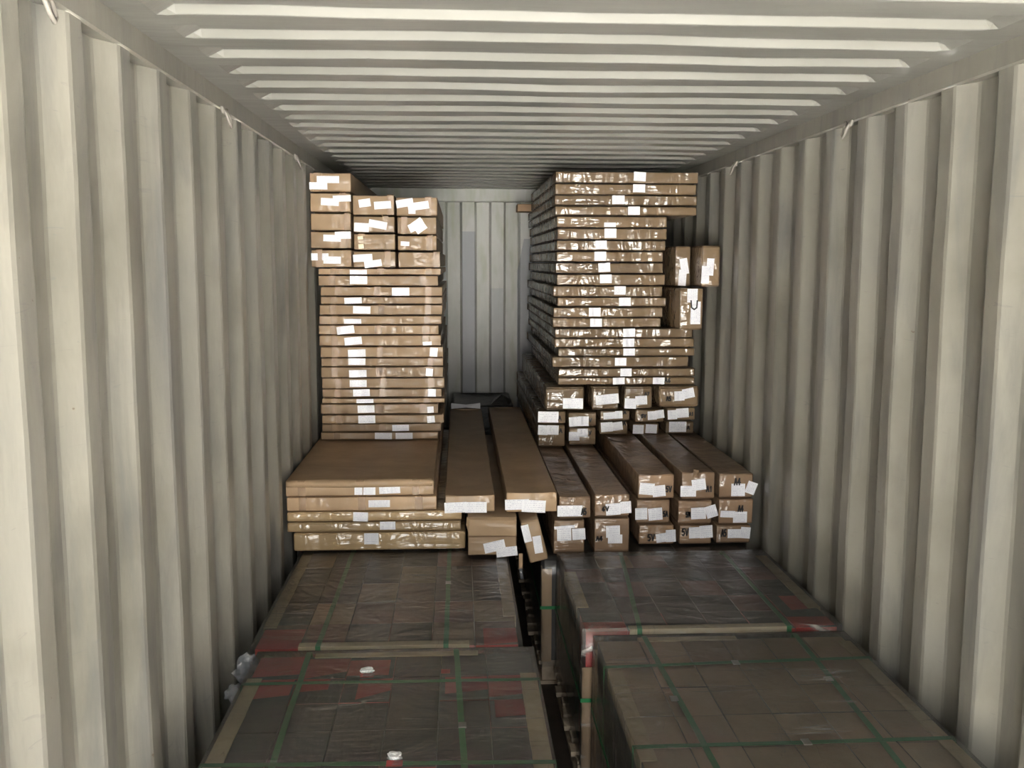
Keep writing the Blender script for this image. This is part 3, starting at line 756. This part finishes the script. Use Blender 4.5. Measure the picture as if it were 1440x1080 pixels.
w4 = {(0, 0): (0, 1, 0, .5, 0), (5, 0): (0, 1, 0, .6, .1), (5, 1): (.3, 1, 0, .9, .1), (1, 2): (0, .8, .2, .8, .1), (3, 2): (.3, 1, .3, .8, .1), (0, 1): (.2, .8, .2, .7, .1)}
tops4 = {(1, 2): DUL, (3, 2): DUL, (4, 1): DUL, (1, 4): CARTON_TOP, (2, 4): DUL, (0, 3): DUL, (5, 3): DUL}
tile_pallet(.14, 1.135, 3.50, 4.46, .68, 'wrapped dark red cornered pallet on the right, in front of the marked long cartons', 6, 5, BLK, BLK, RED, {k: w4[k] for k in ((0, 0), (5, 0), (5, 1))},
    edges=[('left', 3.75, 4.2, .05), ('right', 3.7, 4.4, .05), ('front', .315, .937, .04)], straps_y=[(.353, .442), (.936, .937)], corners=('lfc',), tops=tops4)
tile_pallet(.07, 1.09, 4.50, 5.62, .645, 'pallet under the marked long cartons, its cardboard corner seen in the gap', 3, 3, BLK, BLK, BLK, {}, corners=('lf',), detail=True)
tile_pallet(-1.13, -.12, 4.68, 5.80, .66, 'pallet under the left flat cartons, its red corner showing beside the left wall', 3, 3, BLK, BLK, RED, {}, corners=('lf',), detail=False)
tile_pallet(.07, 1.09, 5.72, 6.84, .645, 'rearward pallet hidden beneath the right cartons', 2, 2, BLK, BLK, BLK, {}, detail=False)
tile_pallet(-1.13, -.12, 5.86, 6.98, .66, 'rearward pallet hidden beneath the tall left stack', 2, 2, BLK, BLK, BLK, {}, detail=False)
tile_pallet(.07, 1.09, 6.94, 8.04, .655, 'last pallet on the right, against the end wall', 2, 2, BLK, BLK, BLK, {}, detail=False)
tile_pallet(-1.13, -.12, 7.04, 8.14, .66, 'last pallet on the left, against the end wall', 2, 2, BLK, BLK, BLK, {}, detail=False)

# ------------------------------------------------------------------ cartons
ORD = ['topmost', 'second', 'third', 'fourth', 'fifth', 'sixth', 'seventh', 'eighth', 'ninth', 'tenth', 'eleventh', 'twelfth', 'thirteenth', 'fourteenth', 'fifteenth', 'sixteenth', 'seventeenth', 'eighteenth', 'nineteenth', 'bottom']
def from_top(i, n): return 'bottom' if i == n-1 else ORD[i] if i == 0 else ORD[i]+' from top'
DB, DL, dA, dC, dU = TAB['DB'], TAB['DL'], TAB['dA'], TAB['dC'], TAB['dU']

n = len(TAB['LF'])
LFL = ['glossy pale flat carton lying directly on the left pallet film', 'glossy flat carton second up from the left pallet, label right of its middle',
       'wide glossy flat carton third up, below the left loose flat cartons', 'flat cardboard carton just below the open-topped one, one label in the middle', 'uppermost flat carton of the low left pile, two labels, folded lip along its top']
for i, e in enumerate(TAB['LF']):
    o = package('flat_carton', e, DL, 2.3 if i < 3 else 2.5, KRAFT_PALE if i < 3 else KRAFT_FRONT, LFL[i], 'flat cartons in the low left pile', amp=.005, r=.012 if i < 3 else .007, fine=.003, sag=.004, tapes=() if i < 3 else (-.78, .0, .75))
    if i == 4:
        (x0, x1, z0, z1) = e[0]; b = ((max(x0, -1.167)+x1)/2, DL, z0); hw = (x1-max(x0, -1.167))/2
        V = []; F = []; N = 16
        for k in range(N+1):
            x = -hw+.01+(2*hw-.02)*k/N; s = .010*math.sin(k/N*math.pi*.9+.2)
            V += [(x, -.004, z1-z0-.030-s*.6), (x, -.006, z1-z0-.012-s*.3), (x, .01, z1-z0+.004)]
        for k in range(N):
            for q in range(2): F.append((k*3+q, k*3+3+q, k*3+4+q, k*3+1+q))
        lip = pydata('folded_lip', V, F, KRAFT_FRONT, o, smooth=True); m = lip.modifiers.new('t', 'SOLIDIFY'); m.thickness = .003

LT = TAB['LT']; n = len(LT)
extra = {0: 'two labels right of its middle', 1: 'single label far right of its middle', 3: 'label left of middle', 10: 'tilted label', 11: 'strongly tilted label, torn right corner', 15: 'label right of its middle', 16: 'crushed right corner', 17: 'thin strip under the small cartons', 8: 'seam tape on its right end', 9: 'second label at its right end'}
for i, e in enumerate(LT):
    lab = 'brown flat carton, tall left stack, %s%s' % (from_top(n-1-i, n), ', '+extra[i] if i in extra else '')
    rr = random.Random(i)
    tp = [-.75+rr.uniform(-.05, .05)]
    if i % 2: tp.append(-.02+rr.uniform(-.05, .05))
    if i not in (0, 1, 9): tp.append(.74+rr.uniform(-.05, .05))
    if i in (3, 6, 7, 13): tp.append(.0)
    package('flat_carton', e, dA+rr.uniform(-.012, .012), 2.0, KRAFT_LEFT, lab, 'flat cartons in the tall left stack', amp=.007, r=.007, fine=.003, sag=.005, tapes=tp)

LU = TAB['LU']; cols = ['left', 'middle', 'right']; rows_ = ['bottom row', 'second row up', 'third row up', 'fourth row up']
for i, e in enumerate(LU):
    if i == 12: lab = 'single small ended carton alone on the very top of the left stack'
    else: lab = 'small ended carton atop the left stack, %s, %s column' % (rows_[i//3], cols[i % 3])
    if i == 4: ye = e[1][0]; e = [e[0], [], []]
    o = package('long_carton', e, dU+random.Random(i).uniform(0, .02), 2.2, KRAFT_LEFT, lab, 'small ended cartons on top of the left stack', amp=.009, r=.01, fine=.004, sag=.006, tapes=[(-.6,), (.62,), (.8,), (.55,)][i % 4])
    if i == 4: yl = add_label(o, ye, o.location, 0, YLABEL)

def long_set(key, y, length, group, labels, film=KRAFT_LONG, **k):
    for e, lb in zip(TAB[key], labels): package('long_carton', e, y, length, film, lb, group, **{**dict(amp=.009, r=.013, fine=.005, sag=.006), **k})
G1 = 'long cartons laid on the right pallets'
long_set('C3', 4.5, 2.3, G1, ['long carton by the central gap, marked only by two side by side labels', 'long carton marked A5 standing above one beside the central gap'])
long_set('C4', 4.5, 2.3, G1, ['long carton marked A4 at lower left, one label above another', 'long carton marked 6V, right of the upper A5 carton'])
long_set('C5', DB, 2.3, G1, ['long carton marked 5V in the bottom row, white label at its right end', 'long carton marked 5A, middle of its column, two squarish labels', 'long carton marked 5V, uppermost of its column, dark side face showing'])
long_set('C6', DB, 2.3, G1, ['long carton marked 5V in the bottom row, wide label across its end', 'long carton marked 5M, labels hanging over its right edge', 'long carton marked A1 with a torn tape flap above its end'])
long_set('C7', DB, 2.3, G1, ['long carton marked A5 at the bottom right corner by the right wall', 'long carton marked A4, middle of the column beside the right wall', 'long carton marked A4, top of the column beside the right wall'])
flap = bpy.data.objects.get('long_carton')
for o in list(bpy.data.objects):
    if o.get('label', '').startswith('long carton marked A1'):
        pydata('torn_tape_flap', [(-.03, -.004, .115), (.0, -.006, .112), (.0, -.002, .152), (-.028, 0, .156), (-.012, -.012, .135)], [(0, 1, 4), (1, 2, 4), (2, 3, 4), (3, 0, 4)], KRAFT_LONG, o)
e = [list(TAB['C1'][0][0])]+list(TAB['C1'][0][1:]); e[0][2] = max(.882, TAB['LF'][2][0][3]+.002)
c1 = package('long_carton', e, 4.48, 2.75, KRAFT_FRONT, 'wide ended long carton beside the low left pile, broad white label over its whole end', 'wide long carton pair along the middle', amp=.007, r=.01, fine=.004, sag=.012)
L_ = 2.75; hh = e[0][3]-e[0][2]
pydata('upright_label', [(-.11, L_-.06, hh+.002), (0, L_-.05, hh+.010), (.11, L_-.06, hh+.002), (-.11, L_-.02, hh+.040), (0, L_-.02, hh+.028), (.11, L_-.02, hh+.040)], [(0, 1, 4, 3), (1, 2, 5, 4)], LABEL, c1)
e = [list(TAB['C2'][0][0])]+list(TAB['C2'][0][1:]); e[0][2] = .880
package('long_carton', e, 4.48, 2.75, KRAFT_FRONT, 'wide ended long carton above the tilted one, label filling its left half', 'wide long carton pair along the middle', amp=.007, r=.01, fine=.004, sag=.008)

e = [list(TAB['F16'][0])]+list(TAB['F16'][1:]); e[0][0] = -.298; e[0][2] = .690; e[0][3] = .878
f16 = package('long_carton', e, 4.42, 2.2, KRAFT_FRONT, 'square ended light carton with a folded upper flap, standing on the left rear pallet', 'loose cartons at the central gap', amp=.006, r=.006, fine=.003)
bx0, bx1, bz0, bz1 = e[0]; hw = (bx1-bx0)/2
fp = [(-hw-.004, -.003, .098), (hw-.006, -.003, .090), (hw-.008, -.020, .176), (-hw+.010, -.018, .184), (-hw-.008, -.010, .186)]
fl_ = pydata('folded_end_flap', [(-hw+.004, -.004, .100), (hw-.004, -.004, .094), (hw-.006, -.013, .170), (-hw+.012, -.013, .178), (hw-.010, .004, .184), (-hw-.002, .004, .187), (-hw-.006, .002, .15), (-hw+.006, .0, .11)],
    [(0, 1, 2, 3), (3, 2, 4, 5), (0, 3, 6, 7), (3, 5, 6)], KRAFT_FRONT, f16)
box_child('flap_seam', (bx0+.004, bx1-.004, 4.4155, 4.4175, bz0+.090, bz0+.0945), CREASE, f16, f16.location)
box_child('tape_tail', (-.052, -.034, 4.44, 4.446, .615, .69), FLAP, f16, f16.location)
crumple_pts = [(-.043, 4.443, .62), (-.040, 4.442, .59), (-.036, 4.444, .565)]
bm = bmesh.new(); tube(bm, [tuple(Vector(p)-f16.location) for p in crumple_pts], .008); from_bm('film_tail', bm, CRINKLE, f16, smooth=True)
(cx, cz), tl = TAB['F17'][0], TAB['F17'][1]
w_, h_ = .098, .205; tilt = math.radians(-13.5)
bxx = cx-math.sin(tilt)*(-h_/2)*1; bzz = cz-math.cos(tilt)*h_/2
V, F = package_verts(w_, 1.2, h_, .012, .006, 99, 0, .004)
f17 = pydata('long_carton', V, F, KRAFT_FRONT, None, (cx-math.sin(tilt)*h_/2, 4.40, cz-math.cos(tilt)*h_/2), (0, tilt, 0), True)
tag(f17, 'narrow light carton leaning askew in the gap, below the wide ended carton', 'carton', 'loose cartons at the central gap')
for k, (lx, lz, lw, lh, rz) in enumerate([(-.028, .150, .036, .085, 0), (.012, .085, .040, .085, -4)]):
    add_label(f17, (f17.location.x+lx, f17.location.z+lz, lw, lh, rz), f17.location, k)

TAB['T1'][0][0][0] = .1395; TAB['T1'][1][0][0] = .1395
G2 = 'labelled long cartons in the second tier on the right'
long_set('T1', dC, 2.2, G2, ['small carton marked A, bottom left of the second tier, two labels apart', 'small carton marked A, left column of the second tier, above the two label one'], KRAFT_WRAP)
long_set('T2', dC, 2.2, G2, ['small carton marked V, second column, bottom row of the second tier', 'small carton marked V, second column, above the bottom row'], KRAFT_WRAP)
long_set('T3', dC, 2.2, G2, ['small carton marked A, third column, bottom row of the second tier', 'small carton marked A, third column, above the bottom row'], KRAFT_WRAP)
long_set('T4', dC, 2.2, G2, ['small unmarked carton with two separate squarish labels in the second tier', 'small carton marked 5V, label reaching its right edge, second tier'], KRAFT_WRAP)
long_set('T5', dC, 2.2, G2, ['small carton marked A, bottom right of the second tier near the wall', 'small carton marked A1, right column of the second tier'], KRAFT_WRAP)
long_set('S', dC-.03, 2.2, 'wide cartons under the tall right stack', ['wide carton at the left under the tall right stack, wrinkled film beside its label', 'wide carton second from left under the tall right stack, shiny tilted label', 'wide carton marked A7 under the tall right stack', 'wide carton marked A5 under the right end of the tall right stack'], KRAFT_WRAP, amp=.012, r=.022, fine=.006)

RT = TAB['RT']; n = len(RT)
ext = lambda i: 'wide' if i < 6 or i > 15 else 'narrower'
for i, e in enumerate(RT):
    lab = '%s film wrapped flat carton in the tall right stack, %s' % (ext(i), from_top(n-1-i, n))
    if i == 0: lab += ', marked A6 with two labels'
    ln = 2.2 if i < 18 else 1.9
    package('flat_carton', e, dC+random.Random(i+50).uniform(-.015, .015), ln, KRAFT_WRAP, lab, 'film wrapped flat cartons in the tall right stack', amp=.007, r=.009, fine=.004, sag=.004)
package('carton', [[.13, .40, RT[17][0][3]+.002, RT[17][0][3]+.062], [], []], 7.68, .2, FLAP, 'small reddish carton poking out left behind the tall right stack, near the roof', None, amp=.004)
E_ = TAB['E']; de = TAB['dE']
GE = 'tall ended cartons beside the tall right stack'
E_[2][2].append(['U', 1.02, 1.83, .05, .05, 0])
package('long_carton', E_[2], de[2], 2.2, KRAFT_WRAP, 'tall ended carton on the projecting flat carton, black marks, under the upper pair', GE, amp=.010, r=.018, fine=.005)
package('long_carton', E_[0], de[0], 2.0, KRAFT_WRAP, 'tall ended carton of the upper pair, next to the narrower flat cartons', GE, amp=.010, r=.014, fine=.005)
package('long_carton', E_[1], de[1], 2.2, KRAFT_WRAP, 'tall ended carton of the upper pair, against the right wall', GE, amp=.010, r=.018, fine=.005)

# ------------------------------------------------------------------ dark wrapped load at the far end
V, F = package_verts(.50, .78, .30, .03, .02, 301, .02, .01)
bd = pydata('wrapped_bundle', V, F, BLACKFILM, None, (-.15, 7.38, .675), smooth=True)
tag(bd, 'dark film wrapped bundle lying before the end wall, behind the long cartons', 'bundle')
peak = pydata('tented_film', [(.06, .02, .295), (.20, -.03, .30), (.24, .3, .29), (.10, .35, .30), (.15, .10, .365)], [(0, 1, 4), (1, 2, 4), (2, 3, 4), (3, 0, 4)], BLACKFILM, bd)

# torn film showing a carton through, and crumpled film at the pallet corner
def crumple(name, c, r, parent, mat, seed, flat=.5):
    bm = bmesh.new(); bmesh.ops.create_icosphere(bm, subdivisions=3, radius=r)
    for v in bm.verts:
        d = 1+.55*noise.noise(v.co*(2.2/r)+Vector((seed, 0, 0)))+.3*noise.noise(v.co*(6/r)+Vector((0, seed, 0)))
        v.co = Vector((v.co.x*d, v.co.y*d, v.co.z*d*flat))
    base = parent.location
    return from_bm(name, bm, mat, parent, (c[0]-base[0], c[1]-base[1], c[2]-base[2]))
pal = [o for o in bpy.data.objects if o.name.startswith('wrapped_tile_pallet')]
p1_ = [o for o in pal if 'nearest the door on the left' in o['label']][0]
WHITEFILM = simple('torn_white_film', (.75, .74, .74), .3)
for (c, r, s) in (((-.650, 3.145, .690), .022, 1), ((-.52, 2.565, .690), .020, 2)):
    o = crumple('torn_film', c, r, p1_, WHITEFILM, s, .35)
    box_child('red_patch', (c[0]-.02, c[0]+.025, c[1]-.05, c[1]-.022, .686, .690), RED, p1_, p1_.location)
crumple('crumpled_film', (-1.085, 3.30, .63), .045, p1_, CRINKLE, 5, 1.2)
crumple('crumpled_film', (-1.11, 3.20, .59), .03, p1_, CRINKLE, 8, 1.)
